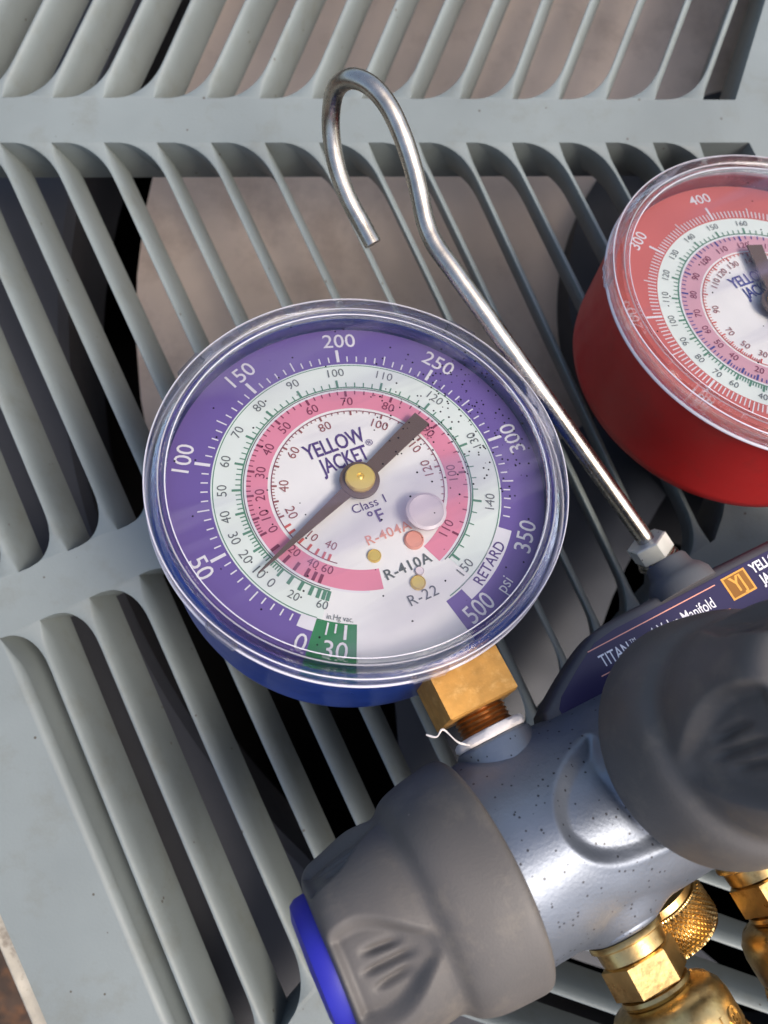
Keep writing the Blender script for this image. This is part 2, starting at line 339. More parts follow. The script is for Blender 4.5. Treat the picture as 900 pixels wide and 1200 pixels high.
def slat(Lt, Lb, dt, db, width=1.7, tilt=(0, 0), fl_t=8.2, fl_b=8.2, side=1, len_t=13.0, len_b=13.0):
    """one louvre: a thin deep blade, crisp on its left edge, rolled over on its right, its left edge
    sweeping into the frame at both ends. Lt, Lb: ends of its left edge on the frame's edges (mm);
    dt, db: unit vectors along those frame edges, pointing away from the slat's left side."""
    Lt, Lb, dt, db = Vector(Lt), Vector(Lb), Vector(dt), Vector(db)
    ax = (Lb - Lt); ln = ax.length; ax /= ln
    nv = Vector((-ax.y, ax.x)) * side       # towards the right side of the slat
    ts = [0, .35, .8, 1.4, 2.2, 3.2, 4.5, 6, 8, 10, 13]
    ss = [t for t in ts] ; mid = max(2, int((ln - 26) / 12))
    ss += [13 + (ln - 26) * k / mid for k in range(1, mid)] + [ln - t for t in reversed(ts)]
    Rt = Lt - dt * (width / max(0.3, abs(dt.dot(nv)))); Rb = Lb - db * (width / max(0.3, abs(db.dot(nv))))
    rows = []
    for s in ss:
        f = s / ln; L = Lt.lerp(Lb, f); Rr = Rt.lerp(Rb, f)
        bl = 0.0
        if s < len_t: q = 1 - s / len_t; L = L + dt * (fl_t * (1 - math.sqrt(max(0, 1 - q ** 2.6)))); bl = max(bl, max(0, 1 - s / 5.0))
        if ln - s < len_b: q = 1 - (ln - s) / len_b; L = L + db * (fl_b * (1 - math.sqrt(max(0, 1 - q ** 2.6)))); bl = max(bl, max(0, 1 - (ln - s) / 5.0))
        wv = Rr - L; Wd = wv.length; wu = wv / Wd
        rr = 1.5 * (1 - bl) + 0.02; rr = min(rr, Wd * 0.85); rl = 0.22 * (1 - bl) + 0.01
        T = Vector(tilt)
        row = []
        def P(a, z): q = L + wu * a + T * (-z); row.append((q.x, q.y, z))
        P(0.1, -SDEP); P(0, -SDEP * .5); P(0, -rl); P(rl * .3, -rl * .3); P(rl, 0)
        for k in range(0, 6):
            a = k / 5 * math.pi / 2; P(Wd - rr + rr * math.sin(a), -rr * 2.4 * (1 - math.cos(a)))
        P(Wd, -SDEP * .5); P(Wd - 0.1, -SDEP)
        rows.append(row)
    n = len(rows[0]); vs = [v for r in rows for v in r]; fs = []
    for i in range(len(rows) - 1):
        for k in range(n):
            l = (k + 1) % n; fs.append((i * n + k, i * n + l, (i + 1) * n + l, (i + 1) * n + k))
    fs.append(tuple(range(n - 1, -1, -1))); fs.append(tuple((len(rows) - 1) * n + k for k in range(n)))
    return MB().add(vs, fs).build('slat', 'grille', grille, smooth=50)

# grille frame: bands and panels that butt edge to edge, every outline traced on the grille's own plane
E = lineat((0, 1071), (55, 1200))           # the unit's outer edge
def V(y): return 878 + (y - 167) * (1009 - 878) / (420 - 167)
UB = lambda x: 668 - 0.43 * (x - 28)        # left band, upper edge
LB = lambda x: 746 - 0.455 * (x - 4)        # left band, lower edge
Q = [(100, 1480), (362, 1171), (560, 940), (760, 705), (800, 662), (838, 632), (862, 560), (846, 470), (1009, 420)]
Q2 = [(180, 1500), (440, 1215), (700, 935), (900, 745), (1250, 560)]
K = {-6: (-300, -60), -5: (-236, 10), -4: (-174, 89), -3: (-113, 160), -2: (-52, 233), -1: (9, 302), 0: (70, 368), 1: (132, 434), 2: (194, 500), 3: (258, 565),
     4: (321, 632), 5: (385, 698), 6: (443, 758), 7: (502, 815), 8: (557, 860), 9: (612, 935), 10: (668, 1005), 11: (723, 1070), 12: (779, 1130), 13: (834, 1190)}
def kl(k): a, b = K[k]; return (a, 207), (b, 860)
def hit_poly(k, poly):
    a, b = kl(k)
    for i in range(len(poly) - 1):
        p, t, u = isect(a, b, poly[i], poly[i + 1])
        if -1e-6 <= u <= 1.000001 and t > 0.2: return p, poly[i], poly[i + 1]
    return None
def dirv(p, q): a = Vector(w2(p)); b = Vector(w2(q)); return (b - a).normalized()
grille = MB().prism([w2(p) for p in [(E(113), 113), (862, 117), (1400, 117), (1400, 167), (878, 167), (E(167), 167)]], -DEP, 0).build('grille', 'grille', unit)
frame_part([(862, 117), (912, -50), (1002, -350), (1400, -350), (1400, 117)])
TOPY = -260
frame_part([(E(TOPY), TOPY), (980, TOPY), (1002, -350), (E(-350), -350)])
k2u, _, _ = isect(*kl(2), (28, UB(28)), (500, UB(500))); k2l, _, _ = isect(*kl(2), (28, LB(28)), (500, LB(500)))
pe = lineat((46, 860), (187, 1196))         # right edge of the wide left panel
pel, _, _ = isect((46, 860), (187, 1196), (4, LB(4)), (200, LB(200)))
pq, _, _ = isect((46, 860), (187, 1196), Q[0], Q[1])
eu, _, _ = isect((0, 1071), (55, 1200), (0, UB(0)), (200, UB(200)))
eb = (E(1560), 1560)
frame_part([tuple(eu), tuple(k2u), tuple(k2l), tuple(pel), (pe(1400), 1400), (pe(1480) , 1490), (100, 1560), eb][:4] + [(pe(1480), 1480), (pe(1560), 1560), eb])
frame_part([(V(167), 167), (1400, 167), (1400, 500), Q2[4], Q2[3], Q2[2], Q2[1], Q2[0], (pe(1560), 1560), (pe(1480), 1480)] + Q[0:9] if False else
           [(1400, 167), (1400, 500)] + Q2[::-1] + [(120, 1560)] + Q + [(V(167), 167)])
TIL = 0.23
def tl(nx, ny, a): v = Vector((nx, -ny)).normalized() * a; return (v.x, v.y)
left = Vector(w2((-10, 167))) - Vector(w2((0, 167))); left.normalize()
for k in range(-6, 14):
    a, b = kl(k); f = lineat(a, b); top = (f(167), 167)
    if k <= 1:
        p, _, _ = isect(a, b, (28, UB(28)), (500, UB(500)))
        slat(w2(top), w2(p), left, dirv((100, UB(100)), (0, UB(0))), tilt=tl(.91, -.42, -TIL * -1), side=1)
        if k >= -4:
            p, _, _ = isect(a, b, (28, LB(28)), (500, LB(500)))
            h = hit_poly(k, Q)
            if h: slat(w2(p), w2(h[0]), dirv((100, LB(100)), (0, LB(0))), dirv(h[2], h[1]), tilt=tl(.91, -.42, TIL), side=1, width=2.1)
    else:
        h = hit_poly(k, Q)
        if h: slat(w2(top), w2(h[0]), left, dirv(h[2], h[1]), tilt=tl(.91, -.42, TIL), side=1)
# the rolled edge of the wide panel, and the rolled edges beside the last slots
slat(w2(pel), w2((pe(1480), 1480)), dirv((10, LB(10)), (0, LB(0))), dirv((10, 0), (0, 0)), tilt=tl(.91, -.42, TIL), fl_t=0, fl_b=0, width=2.5) if False else None
ra = Vector(w2(pel)); rb = Vector(w2((pe(1480), 1480))); rax = (rb - ra).normalized(); rnv = Vector((-rax.y, rax.x))
rows = []; NR_ = 40
for i in range(NR_ + 1):
    p = ra.lerp(rb, i / NR_); q = min(1, i / NR_ * (rb - ra).length / 9); w = 2.4 * q + .05; row = []
    for k in range(9):
        a = k / 8 * math.pi / 2; v = p + rnv * (w * math.sin(a)); row.append((v.x, v.y, -3.0 * q * (1 - math.cos(a)) - 0.001))
    for zz in (-7, -SDEP): v = p + rnv * w + Vector(tl(.91, -.42, TIL)) * (-zz); row.append((v.x, v.y, zz))
    row.append((p.x, p.y, -SDEP)); rows.append(row)
n = len(rows[0]); vs = [v for r in rows for v in r]; fs = []
for i in range(NR_):
    for k in range(n): l = (k + 1) % n; fs.append((i * n + k, i * n + l, (i + 1) * n + l, (i + 1) * n + k))
MB().add(vs, fs).build('rolled_edge', 'grille', grille, smooth=50)
# upper sector
T80 = [-108, -49, 10, 69, 128, 187, 250, 311, 372, 430, 487, 545, 605, 660, 716, 773, 829]
T0 = [-66, -8, 50, 108, 166, 223, 287, 347, 406, 464, 521, 578, 634, 691, 747, 803, 858]
for x80, x0 in zip(T80, T0):
    f = lineat((x80, 80), (x0, 0)); yb = 113 + (f(115) + 408) / 1270 * 4.0
    slat(w2((f(TOPY), TOPY)), w2((f(yb), yb)), left, left, tilt=tl(.89, .45, .11), side=1, width=1.9)
# lower right sector
n3 = 0.35
for i in range(-6, 5):
    y0 = 1039 + 64 * i
    g = lambda x: y0 + n3 * (x - 838)
    hit = None
    for j in range(len(Q2) - 1):
        p, t, u = isect((0, g(0)), (1400, g(1400)), Q2[j], Q2[j + 1])
        if 0 <= u <= 1: hit = (p, Q2[j], Q2[j + 1])
    if hit:
        slat(w2((1390, g(1390))), w2(hit[0]), dirv((1390, 900), (1390, 1000)), dirv(hit[2], hit[1]), tilt=tl(.34, -.94, .17), side=1, width=1.9)

# fan below: shroud plate with its round opening, hub and blades, dark cabinet and the ground round it
FZ = -40.0
fc = onz(941, 342, FZ); fr_ = (onz(80, 300, FZ) - fc).length
def cab(y, off): v = onz(E(y), y); d = Vector(w2((E(y) + 10, y))) - Vector(w2((E(y), y))); d.normalize(); return Vector((v.x - d.x * off, v.y - d.y * off))
cabp = [cab(-350, -3), cab(1560, -3), Vector(onz(1400, 1560)[:2]), Vector(onz(1400, -350)[:2])]
def outer(a):
    c = Vector(fc[:2]); d = Vector((math.cos(a), math.sin(a))) * 5000
    for i in range(4):
        p, t, u = isect(c, c + d, cabp[i], cabp[(i + 1) % 4])
        if t > 0 and 0 <= u <= 1: return p
    return c + d * .06
mb = MB(); NS = 256; vs = []; fs = []
for k in range(NS):
    a = 2 * math.pi * k / NS; c, s_ = math.cos(a), math.sin(a); o = outer(a)
    ro = (o - Vector(fc[:2])).length; r1 = min(fr_ + 2.5, ro); r0 = min(fr_, ro)
    vs += [(fc.x + r0 * c, fc.y + r0 * s_, fc.z - 40), (fc.x + r0 * c, fc.y + r0 * s_, fc.z - 2.5), (fc.x + r1 * c, fc.y + r1 * s_, fc.z), (o.x, o.y, fc.z)]
for k in range(NS):
    l = (k + 1) % NS
    for j in range(3): fs.append((4 * k + j, 4 * l + j, 4 * l + j + 1, 4 * k + j + 1))
mb.add(vs, fs)
o = mb.build('fan_shroud', 'shroud', unit)
br = fr_ * 0.935
fan = MB().lathe([(0.001, 6), (70, 6), (78, 2), (80, -60)], 96, Matrix.Translation(fc + Vector((0, 0, -6)))).build('fan', 'shroud', unit)
def blade(a0, a1, m, pitch, name='blade', rad=br, sweep=0.0):
    mb = MB(); vs = []; fs = []; NA, NR = 30, 14
    for side in (0, 1):
        for i in range(NA + 1):
            for j in range(NR + 1):
                r = 60 + (rad - 60) * j / NR; u = i / NA
                a = R(a0 + (a1 - a0) * u + sweep * (j / NR) ** 3)
                z = -pitch * (u - 0.5) * (0.4 + 0.6 * j / NR) + 5 * math.sin(math.pi * u) - 1.6 * side - 14
                vs.append((fc.x + r * math.cos(a), fc.y + r * math.sin(a), fc.z + z))
    off = (NA + 1) * (NR + 1)
    for i in range(NA):
        for j in range(NR):
            q = i * (NR + 1) + j; fs.append((q, q + 1, q + NR + 2, q + NR + 1)); fs.append((off + q, off + q + NR + 1, off + q + NR + 2, off + q + 1))
    for i in range(NA):
        for j in (0, NR):
            q = i * (NR + 1) + j; fs.append((q, q + NR + 1, off + q + NR + 1, off + q))
    for i in (0, NA):
        for j in range(NR):
            q = i * (NR + 1) + j; fs.append((q, off + q, off + q + 1, q + 1))
    return mb.add(vs, fs).build(name, m, fan)
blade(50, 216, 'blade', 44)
blade(211, 237, 'blade_shaded', 14, sweep=27)
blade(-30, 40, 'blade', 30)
mb = MB(); c0 = onz(0, 1071); 
def edge_pt(y, off, z): v = onz(E(y), y); d = Vector(w2((E(y) + 10, y))) - Vector(w2((E(y), y))); d.normalize(); return Vector((v.x - d.x * off, v.y - d.y * off, z))
# side flange under the grille's outer edge
a, b_ = edge_pt(-350, 0, 0), edge_pt(1560, 0, 0); a2, b2 = edge_pt(-350, 7.5, 0), edge_pt(1560, 7.5, 0)
MB().prism([(a.x + 3, a.y), (b_.x + 3, b_.y), (b2.x, b2.y), (a2.x, a2.y)], -22, -6, bev=1.5).build('cabinet_flange', 'flange', unit)
a3, b3 = edge_pt(-350, 5, 0), edge_pt(1560, 5, 0)
MB().prism([(a.x + 3, a.y), (b_.x + 3, b_.y), (b3.x, b3.y), (a3.x, a3.y)], -520, -23).build('cabinet_wall', 'flange', unit)
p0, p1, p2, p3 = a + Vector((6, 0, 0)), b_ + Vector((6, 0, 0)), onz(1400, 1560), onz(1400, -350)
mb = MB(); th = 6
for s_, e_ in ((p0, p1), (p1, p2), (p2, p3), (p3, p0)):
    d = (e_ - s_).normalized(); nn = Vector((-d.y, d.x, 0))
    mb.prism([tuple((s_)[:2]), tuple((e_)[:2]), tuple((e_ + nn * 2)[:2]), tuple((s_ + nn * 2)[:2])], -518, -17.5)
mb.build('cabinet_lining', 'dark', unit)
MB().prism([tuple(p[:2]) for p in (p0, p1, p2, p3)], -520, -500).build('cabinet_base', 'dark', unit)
g = MB().prism([(-4000, -4000), (4000, -4000), (4000, 4000), (-4000, 4000)], -560, -525).build('ground', 'ground'); g['kind'] = 'structure'

# ================================================================== the gauge set, in its own frame (mm)
n_ = Vector((.112, .416, .903)).normalized(); ex = Vector((.9, .385, -.218)); ex = (ex - n_ * ex.dot(n_)).normalized(); ey = n_.cross(ex)
C0 = Vector((-4.18, 8.68, -152.1))
Rl = RW @ Matrix((ex, ey, n_)).transposed()
ML = Matrix.Translation(c2w(C0) * MM) @ Rl.to_4x4()
base_off = Vector((30, -74, -18))            # the thing's base: the manifold's middle
gs = thing('manifold_gauge_set', 'refrigerant manifold with blue and red round pressure gauges, grey knobs and a steel hanging hook', 'gauge set',
           ML @ Matrix.Translation(base_off * MM))
IB = Matrix.Translation(-base_off * MM)
def gb(mb, name, m, parent=gs, smooth=40):
    """build in the set's coordinates; top-level parts are offset to the base"""
    return mb.build(name, m, parent, smooth, mtx=IB if parent is gs else None)

# ---- manifold body
def sdf_poly(p, poly):
    d = 1e9; inside = False; n = len(poly)
    for i in range(n):
        a = poly[i]; b = poly[(i + 1) % n]
        ex_, ey_ = b[0] - a[0], b[1] - a[1]; wx, wy = p[0] - a[0], p[1] - a[1]
        t = max(0, min(1, (wx * ex_ + wy * ey_) / (ex_ * ex_ + ey_ * ey_)))
        d = min(d, math.hypot(wx - ex_ * t, wy - ey_ * t))
        if (a[1] > p[1]) != (b[1] > p[1]) and p[0] < (b[0] - a[0]) * (p[1] - a[1]) / (b[1] - a[1]) + a[0]: inside = not inside
    return -d if inside else d
def catmull(pts, n=8, closed=False):
    out = []; N = len(pts); pts = [Vector(p) for p in pts]
    rng = range(N) if closed else range(N - 1)
    for i in rng:
        if closed: p0, p1, p2, p3 = pts[i - 1], pts[i], pts[(i + 1) % N], pts[(i + 2) % N]
        else: p0, p1, p2, p3 = pts[max(i - 1, 0)], pts[i], pts[i + 1], pts[min(i + 2, N - 1)]
        for k in range(n):
            t = k / n
            out.append(0.5 * ((2 * p1) + (p2 - p0) * t + (2 * p0 - 5 * p1 + 4 * p2 - p3) * t * t + (3 * p1 - p0 - 3 * p2 + p3) * t ** 3))
    if not closed: out.append(pts[-1])
    return out
BY, BZ, BR = -74.0, -17.5, 17.6
tear = [(15.5, -62.5)] + [tuple(p) for p in catmull([(15.5, -62.5), (9, -64.6), (3.6, -68.6), (1.8, -73.5), (4.2, -78.2), (9.5, -81.0), (17.5, -82.3)], 6)[1:-1]] + \
       [(19.5, -82.3), (15.8, -78.0), (14.2, -73.0), (14.2, -68)]
def smooth01(x): x = max(0, min(1, x)); return x * x * (3 - 2 * x)
vs = []; fs = []; NX, NT = 300, 260
X0, X1 = -14.0, 122.0
for i in range(NX + 1):
    x = X0 + (X1 - X0) * (i / NX) ** 1.35
    for k in range(NT):
        a = 2 * math.pi * k / NT
        # superellipse-like section, a little squarer than a circle
        r = BR * (1 + 0.03 * math.cos(4 * a))
        y = BY + r * math.cos(a); z = BZ + r * math.sin(a)
        # flare towards the front-valve boss
        dx = (x - 32.5)
        r2 = 0
        if z > BZ:
            d = sdf_poly((x, y), tear) if -2 < x < 24 else 9
            dep = 1.6 * smooth01((1.3 - d) / 3.0)
            r -= dep; r += 0.12 * math.exp(-((d - 1.0) / 0.9) ** 2)
        # bosses: upper gauge sockets and lower hose ports swell out of the body
        for bx, sgn, ht, wd in ((2.6, 1, 0.8, 9.5), (107.5, 1, 0.8, 9.5), (8.8, -1, 2.6, 8.5), (37.8, -1, 2.6, 8.5), (72, -1, 2.6, 8.5), (104, -1, 2.6, 8.5)):
            if sgn * math.cos(a) > 0 and abs(x - bx) < 20:
                lat = math.hypot(x - bx, BR * math.sin(a)); r += ht * smooth01(1.25 - lat / wd)
        vs.append((x, BY + r * math.cos(a), BZ + r * math.sin(a)))
for i in range(NX):
    for k in range(NT):
        l = (k + 1) % NT; fs.append((i * NT + k, i * NT + l, (i + 1) * NT + l, (i + 1) * NT + k))
fs.append(tuple(range(NT - 1, -1, -1))); fs.append(tuple(NX * NT + k for k in range(NT)))
body = gb(MB().add(vs, fs), 'manifold_body', 'body', smooth=60)

def port_boss(x, sgn, y0, y1, rad, z=-18, name='port_boss'):
    mb = MB(); L = abs(y1 - y0)
    mb.lathe([(rad + .6, 0), (rad, 1.0), (rad, L - .8), (rad - .35, L - .25), (rad - .9, L), (0.001, L)], 64, axis_m((x, y0, z), (0, sgn, 0)))
    return mb
for x in (2.6, 107.5): port_boss(x, 1, -60, -54.6, 7.6, z=-16).build('port_boss', 'body', body)
for x in (8.8, 37.8, 72, 104): port_boss(x, -1, -86, -93.2, 7.9, z=-19).build('port_boss', 'body', body)

# ---- gauges
def gauge(cx, cy, cz, kind):
    T = Matrix.Translation(Vector((cx, cy, cz)))
    blue = kind == 'blue'; DZ = -8.0
    case = MB().lathe([(0.001, -34), (36.6, -34), (38.6, -33.2), (39.6, -31.6), (39.9, -29), (40.1, -6.2), (40.3, -5.6), (40.1, -5.1), (39.6, -4.8), (39.0, -4.9), (38.75, -5.3), (38.7, DZ - 1.6), (0.001, DZ - 1.6)], 160, T)
    g = gb(case, 'pressure_gauge', 'bluecase' if blue else 'redcase')
    g['label'] = ('blue round pressure gauge with a purple outer scale' if blue else 'red round pressure gauge with a red outer scale')
    def sub(mb, name, m, smooth=0, recalc=True):
        o = MB(); o.add(mb.v, mb.f, T); return o.build(name, m, g, smooth, recalc=recalc)
    # clear cover: rim ring, stepped, with a seam and a flat window
    rim = [(40.0, -4.7), (41.0, -4.7), (41.15, -3.4), (41.0, -1.2), (40.6, -0.5), (39.9, 0.0), (38.7, -0.1), (38.2, -0.6), (37.8, -1.0), (37.6, -0.8), (37.2, -0.85), (36.95, -1.3),
           (36.9, -2.3), (37.3, -2.5), (38.0, -2.7), (38.2, -7.9), (38.6, -7.9), (38.8, -3.4), (39.2, -2.9), (39.8, -3.2)]
    for nm_, r_, z_, h_ in (('rim_lip', 41.0, -5.0, .7), ('rim_ridge', 38.3, -.75, .28), ('rim_ridge', 37.0, -1.0, .22), ('rim_ridge', 40.75, -.75, .35)):
        sub(MB().lathe([(r_ - h_ * .6, z_), (r_ - h_ * .2, z_ + h_ * .55), (r_ + h_ * .25, z_ + h_ * .45), (r_ + h_ * .45, z_), (r_ + h_ * .2, z_ - h_ * .5)], 192, closed=True), nm_, 'rim_highlight', 60)
    sub(MB().lathe(rim, 192, closed=True), 'clear_rim', 'rim', 50)
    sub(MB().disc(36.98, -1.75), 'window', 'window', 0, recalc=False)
    for a in ((208, 122, 33, 262) if blue else (235, 150)):      # small moulded clips on the rim
        aa = R(a); mm_ = Matrix.Rotation(aa, 4, 'Z') @ Matrix.Translation((41.1, 0, -2.4))
        b = MB(); b.prism([(-.6, -3.4), (.5, -3.0), (.5, 3.0), (-.6, 3.4)], -2.6, 1.8, bev=.35); o = MB(); o.add(b.v, b.f, mm_)
        sub(o, 'rim_clip', 'rim', 30)
    d0 = sub(MB().disc(38.2, DZ), 'dial', 'dial_white', 0)
    z1, z2, z3, z4 = DZ + .06, DZ + .12, DZ + .18, DZ + .24
    def rg(r0, r1, a0, a1, z, m, name='scale_band'): return sub(MB().ring(r0, r1, a0, a1, z), name, m)
    def ticks(m, lst, z=z3, name='tick_marks'):
        mb = MB()
        for a, r0, r1, w in lst:
            c, s = math.cos(R(a)), math.sin(R(a)); q = []
            for r, t in ((r0, -w / 2), (r0, w / 2), (r1, w / 2), (r1, -w / 2)): q.append((r * s + t * c, r * c - t * s, z))
            mb.add(q, [(0, 3, 2, 1)])
        return sub(mb, name, m)
    def interp(tab, v):
        for (v0, a0), (v1, a1) in zip(tab, tab[1:]):
            if v0 <= v <= v1: return a0 + (a1 - a0) * (v - v0) / (v1 - v0)
    def txt(t, size, r, a, m, **k):
        vs, fs = text_mesh(t, size, k.get('bold', 0), k.get('sx', 1), k.get('spacing', 1))
        fl = k.get('flip'); fl = abs(a) >= 90 if fl is None else fl
        mb = MB(); mb.add(vs, fs, Matrix.Translation((r * math.sin(R(a)), r * math.cos(R(a)), z3)) @ Matrix.Rotation(R(-a + (180 if fl else 0)), 4, 'Z'))
        sub(mb, k.get('name', 'numeral'), m)
    def flat(t, size, x, y, rot, m, **k):
        vs, fs = text_mesh(t, size, k.get('bold', 0), k.get('sx', 1), k.get('spacing', 1))
        mb = MB(); mb.add(vs, fs, Matrix.Translation((x, y, z3)) @ Matrix.Rotation(R(rot), 4, 'Z')); sub(mb, 'lettering', m)
    if blue:
        rg(29.2, 38.2, -134, 170.5, z1, 'purple_ink')
        rg(28.9, 38.2, -154, -139, z1, 'green_ink')
        rg(28.9, 31.5, -139, -133.2, z2, 'white_ink'); rg(31.5, 38.2, -139, -134, z1, 'purple_ink')
        rg(28.75, 31.95, 131.6, 162.7, z2, 'white_ink')
        rg(23.0, 29.2, -141, 156, z1, 'mint_ink')
        rg(23.1, 23.4, -141, 156, z2, 'green_tick'); rg(28.7, 28.9, -139, 168, z2, 'green_tick')
        rg(22.3, 22.75, -160, 160, z1, 'white_ink'); rg(22.75, 22.95, -141, 158, z2, 'grey_ink')
        rg(18.1, 22.3, -167, 160.5, z1, 'pink_ink'); rg(17.3, 17.5, -141, 133, z2, 'wine_ink')
        A = lambda p: -134.2 + (p / 50) * 37.75
        ticks('white_ink', [(A(p), 29.7, 32.8 if p % 50 == 0 else (32.0 if p % 25 == 0 else 31.1), .65 if p % 50 == 0 else .28) for p in range(5, 346, 5)])
        ticks('white_ink', [(-143.5, 29.2, 31.6, .35), (-146.5, 29.2, 31.0, .35), (-150, 29.2, 32.0, .55)])
        gt = [(0, -116.8), (10, -109.9), (20, -101.5), (30, -92.1), (40, -82.0), (50, -69.9), (60, -56), (70, -40.8), (80, -24.5), (90, -5.8), (100, 14.3), (110, 36.7), (120, 62.3), (130, 90.2), (140, 121.4), (150, 153.5)]
        ticks('green_tick', [(interp(gt, v), 23.2, 25.1 if v % 10 == 0 else 24.4, .5 if v % 10 == 0 else .25) for v in range(0, 151, 2)])
        ticks('green_tick', [(a, 23.2, 25.2, .7) for a in (-122.5, -128, -133, -136.5, -139, -141)])
        pt = [(0, -96.3), (10, -86.9), (20, -73.6), (30, -59.1), (40, -43.1), (50, -25.4), (60, -4.4), (70, 17.9), (80, 43.8), (90, 73.3), (100, 105.1), (110, 142.6)]
        ticks('wine_ink', [(interp(pt, v), 22.3, 20.9 if v % 10 == 0 else 21.4, .5 if v % 10 == 0 else .24) for v in range(0, 111, 2)])
        ticks('wine_ink', [(a, 22.3, 20.4, .65) for a in (-106, -114.5, -121, -127.4, -131.5, -135)])
        it = [(20, -91.2), (40, -68), (60, -37.7), (80, -2.8), (100, 41.7), (110, 73.8), (120, 98.3), (130, 125)]
        ticks('brown_ink', [(interp(it, v), 17.4, 16.3 if v % 10 == 0 else 16.8, .42 if v % 10 == 0 else .2) for v in range(20, 131, 2)])
        ticks('rust_ink', [(a, 17.4, 16.0, .5) for a in (-99, -104, -113, -120, -126, -131, -135)])
        for t, a in (('50', -96.8), ('100', -58.1), ('150', -20.3), ('200', 18.2), ('250', 55.2), ('300', 94.5), ('350', 132.2)): txt(t, 4.9, 35.0, a, 'white_ink', bold=.02)
        txt('500', 5.2, 34.2, 163, 'white_ink', sx=.85, bold=.02); txt('psi', 3.6, 34.9, 151.0, 'white_ink', name='lettering', sx=.85)
        txt('0', 5, 34.4, -136.5, 'white_ink'); txt('30', 5, 34.4, -147.3, 'white_ink')
        txt('RETARD', 3.1, 30.3, 147.2, 'logo_ink', name='lettering', bold=.03, sx=.9)
        for v, a in gt[:-1] + [(150, 155)]: txt(str(v), 2.75, 26.9, a, 'grey_ink')
        txt('20', 2.35, 26.6, -127.3, 'grey_ink'); txt('60', 2.35, 26.2, -139.5, 'grey_ink'); txt('in.Hg vac.', 1.55, 28.0, -147.5, 'grey_ink', name='lettering', sx=.85)
        for v, a in pt: txt(str(v), 2.75, 19.6, a, 'wine_ink')
        for v, a in ((20, -114.5), (40, -127.4), (60, -136.4)): txt(str(v), 2.4, 19.2, a, 'wine_ink')
        for v, a in it[:-1]: txt(str(v), 2.75, 14.8, a, 'brown_ink')
        txt('10', 2.4, 14.6, -116.1, 'brown_ink'); txt('40', 2.4, 14.3, -132.6, 'brown_ink')
        flat('YELLOW', 4.9, -.6, 10.3, -1, 'logo_ink', bold=.08, sx=.70, spacing=.95); flat('JACKET', 4.9, -.2, 6.2, -1, 'logo_ink', bold=.07, sx=.64, spacing=.95)
        flat('®', 2.0, 6.2, 7.9, 0, 'logo_ink')
        flat('Class 1', 2.7, .2, -4.7, -1, 'logo_ink'); flat('°F', 3.9, .2, -7.8, -1, 'logo_ink', bold=.05)
        flat('R-404A', 2.9, .8, -11.8, -1, 'peach_ink', bold=.03, spacing=1.1); flat('R-410A', 3.0, 1.2, -19.6, 0, 'grey_ink', bold=.05, spacing=1.1); flat('R-22', 3.1, 1.2, -26.1, 0, 'grey_ink', spacing=1.1)
        def disc(r, a, rad, z0, m, name):
            x, y = r * math.sin(R(a)), r * math.cos(R(a)); mb = MB()
            mb.lathe([(rad, z0), (rad, z0 + .5), (rad * .85, z0 + .8), (rad * .8, z0 + .65), (0.001, z0 + .65)], 40, Matrix.Translation((x, y, 0))); sub(mb, name, m, 40)
        disc(15.9, 162.5, 1.95, DZ, 'peach_ink', 'plug_hole'); disc(14.6, 143, 4.0, DZ + 3.0, 'milky', 'relief_plug')
        disc(15.5, -165.8, 1.35, DZ, 'goldhub', 'rivet'); disc(23.4, 176.3, 1.5, DZ, 'goldhub', 'rivet'); disc(21.6, 172.5, .9, DZ, 'milky', 'rivet')
        na, ta, tipr, tlr = -111.5, 66.5, 27.5, 19.8
        nm, hm = 'needle', 'goldhub'
    else:
        rg(27.6, 38.2, -165, 150, z1, 'red_ink'); rg(22.6, 27.6, -160, 150, z1, 'mint_ink'); rg(22.5, 22.8, -150, 150, z2, 'green_tick')
        rg(22.0, 22.4, -160, 160, z1, 'white_ink'); rg(17.4, 22.0, -160, 150, z1, 'mauve_ink'); rg(16.7, 16.9, -150, 140, z2, 'rust_ink')
        A = lambda p: -152.8 + (p / 100) * 39.6
        ticks('white_ink', [(A(p), 27.9, 31.8 if p % 100 == 0 else (30.9 if p % 50 == 0 else 29.9), .55 if p % 100 == 0 else .27) for p in range(0, 701, 5)])
        gt = [(20, -150), (40, -136.5), (60, -121.5), (70, -112), (80, -101), (90, -89.5), (100, -77), (110, -62), (120, -47.3), (130, -31.5), (140, -15), (150, 2), (160, 20), (170, 39), (180, 59), (190, 80)]
        ticks('green_tick', [(interp(gt, v), 22.7, 24.4 if v % 10 == 0 else 23.8, .48 if v % 10 == 0 else .24) for v in range(20, 191, 2)])
        pt = [(10, -146), (20, -132), (40, -113), (50, -100), (60, -87), (70, -73), (80, -57), (90, -40), (100, -21.8), (110, -3.5), (120, 15), (130, 36), (140, 60)]
        ticks('blue_ink', [(interp(pt, v), 21.9, 20.3 if v % 10 == 0 else 20.9, .46 if v % 10 == 0 else .24) for v in range(10, 141, 2)])
        it = [(30, -132), (50, -114.5), (70, -96), (90, -70), (110, -38.5), (120, -23), (130, -5.5), (140, 15), (150, 38)]
        ticks('rust_ink', [(interp(it, v), 16.8, 15.6 if v % 10 == 0 else 16.1, .36 if v % 10 == 0 else .2) for v in range(30, 151, 2)])
        for t in (100, 200, 300, 400, 500, 600): txt(str(t), 4.0, 34.6, A(t), 'white_ink', bold=.02)
        for v, a in gt: txt(str(v), 2.25, 25.8, a, 'grey_ink')
        for v, a in pt[1:]: txt(str(v), 2.3, 19.0, a, 'wine_ink')
        for v, a in it: txt(str(v), 2.25, 14.2, a, 'brown_ink')
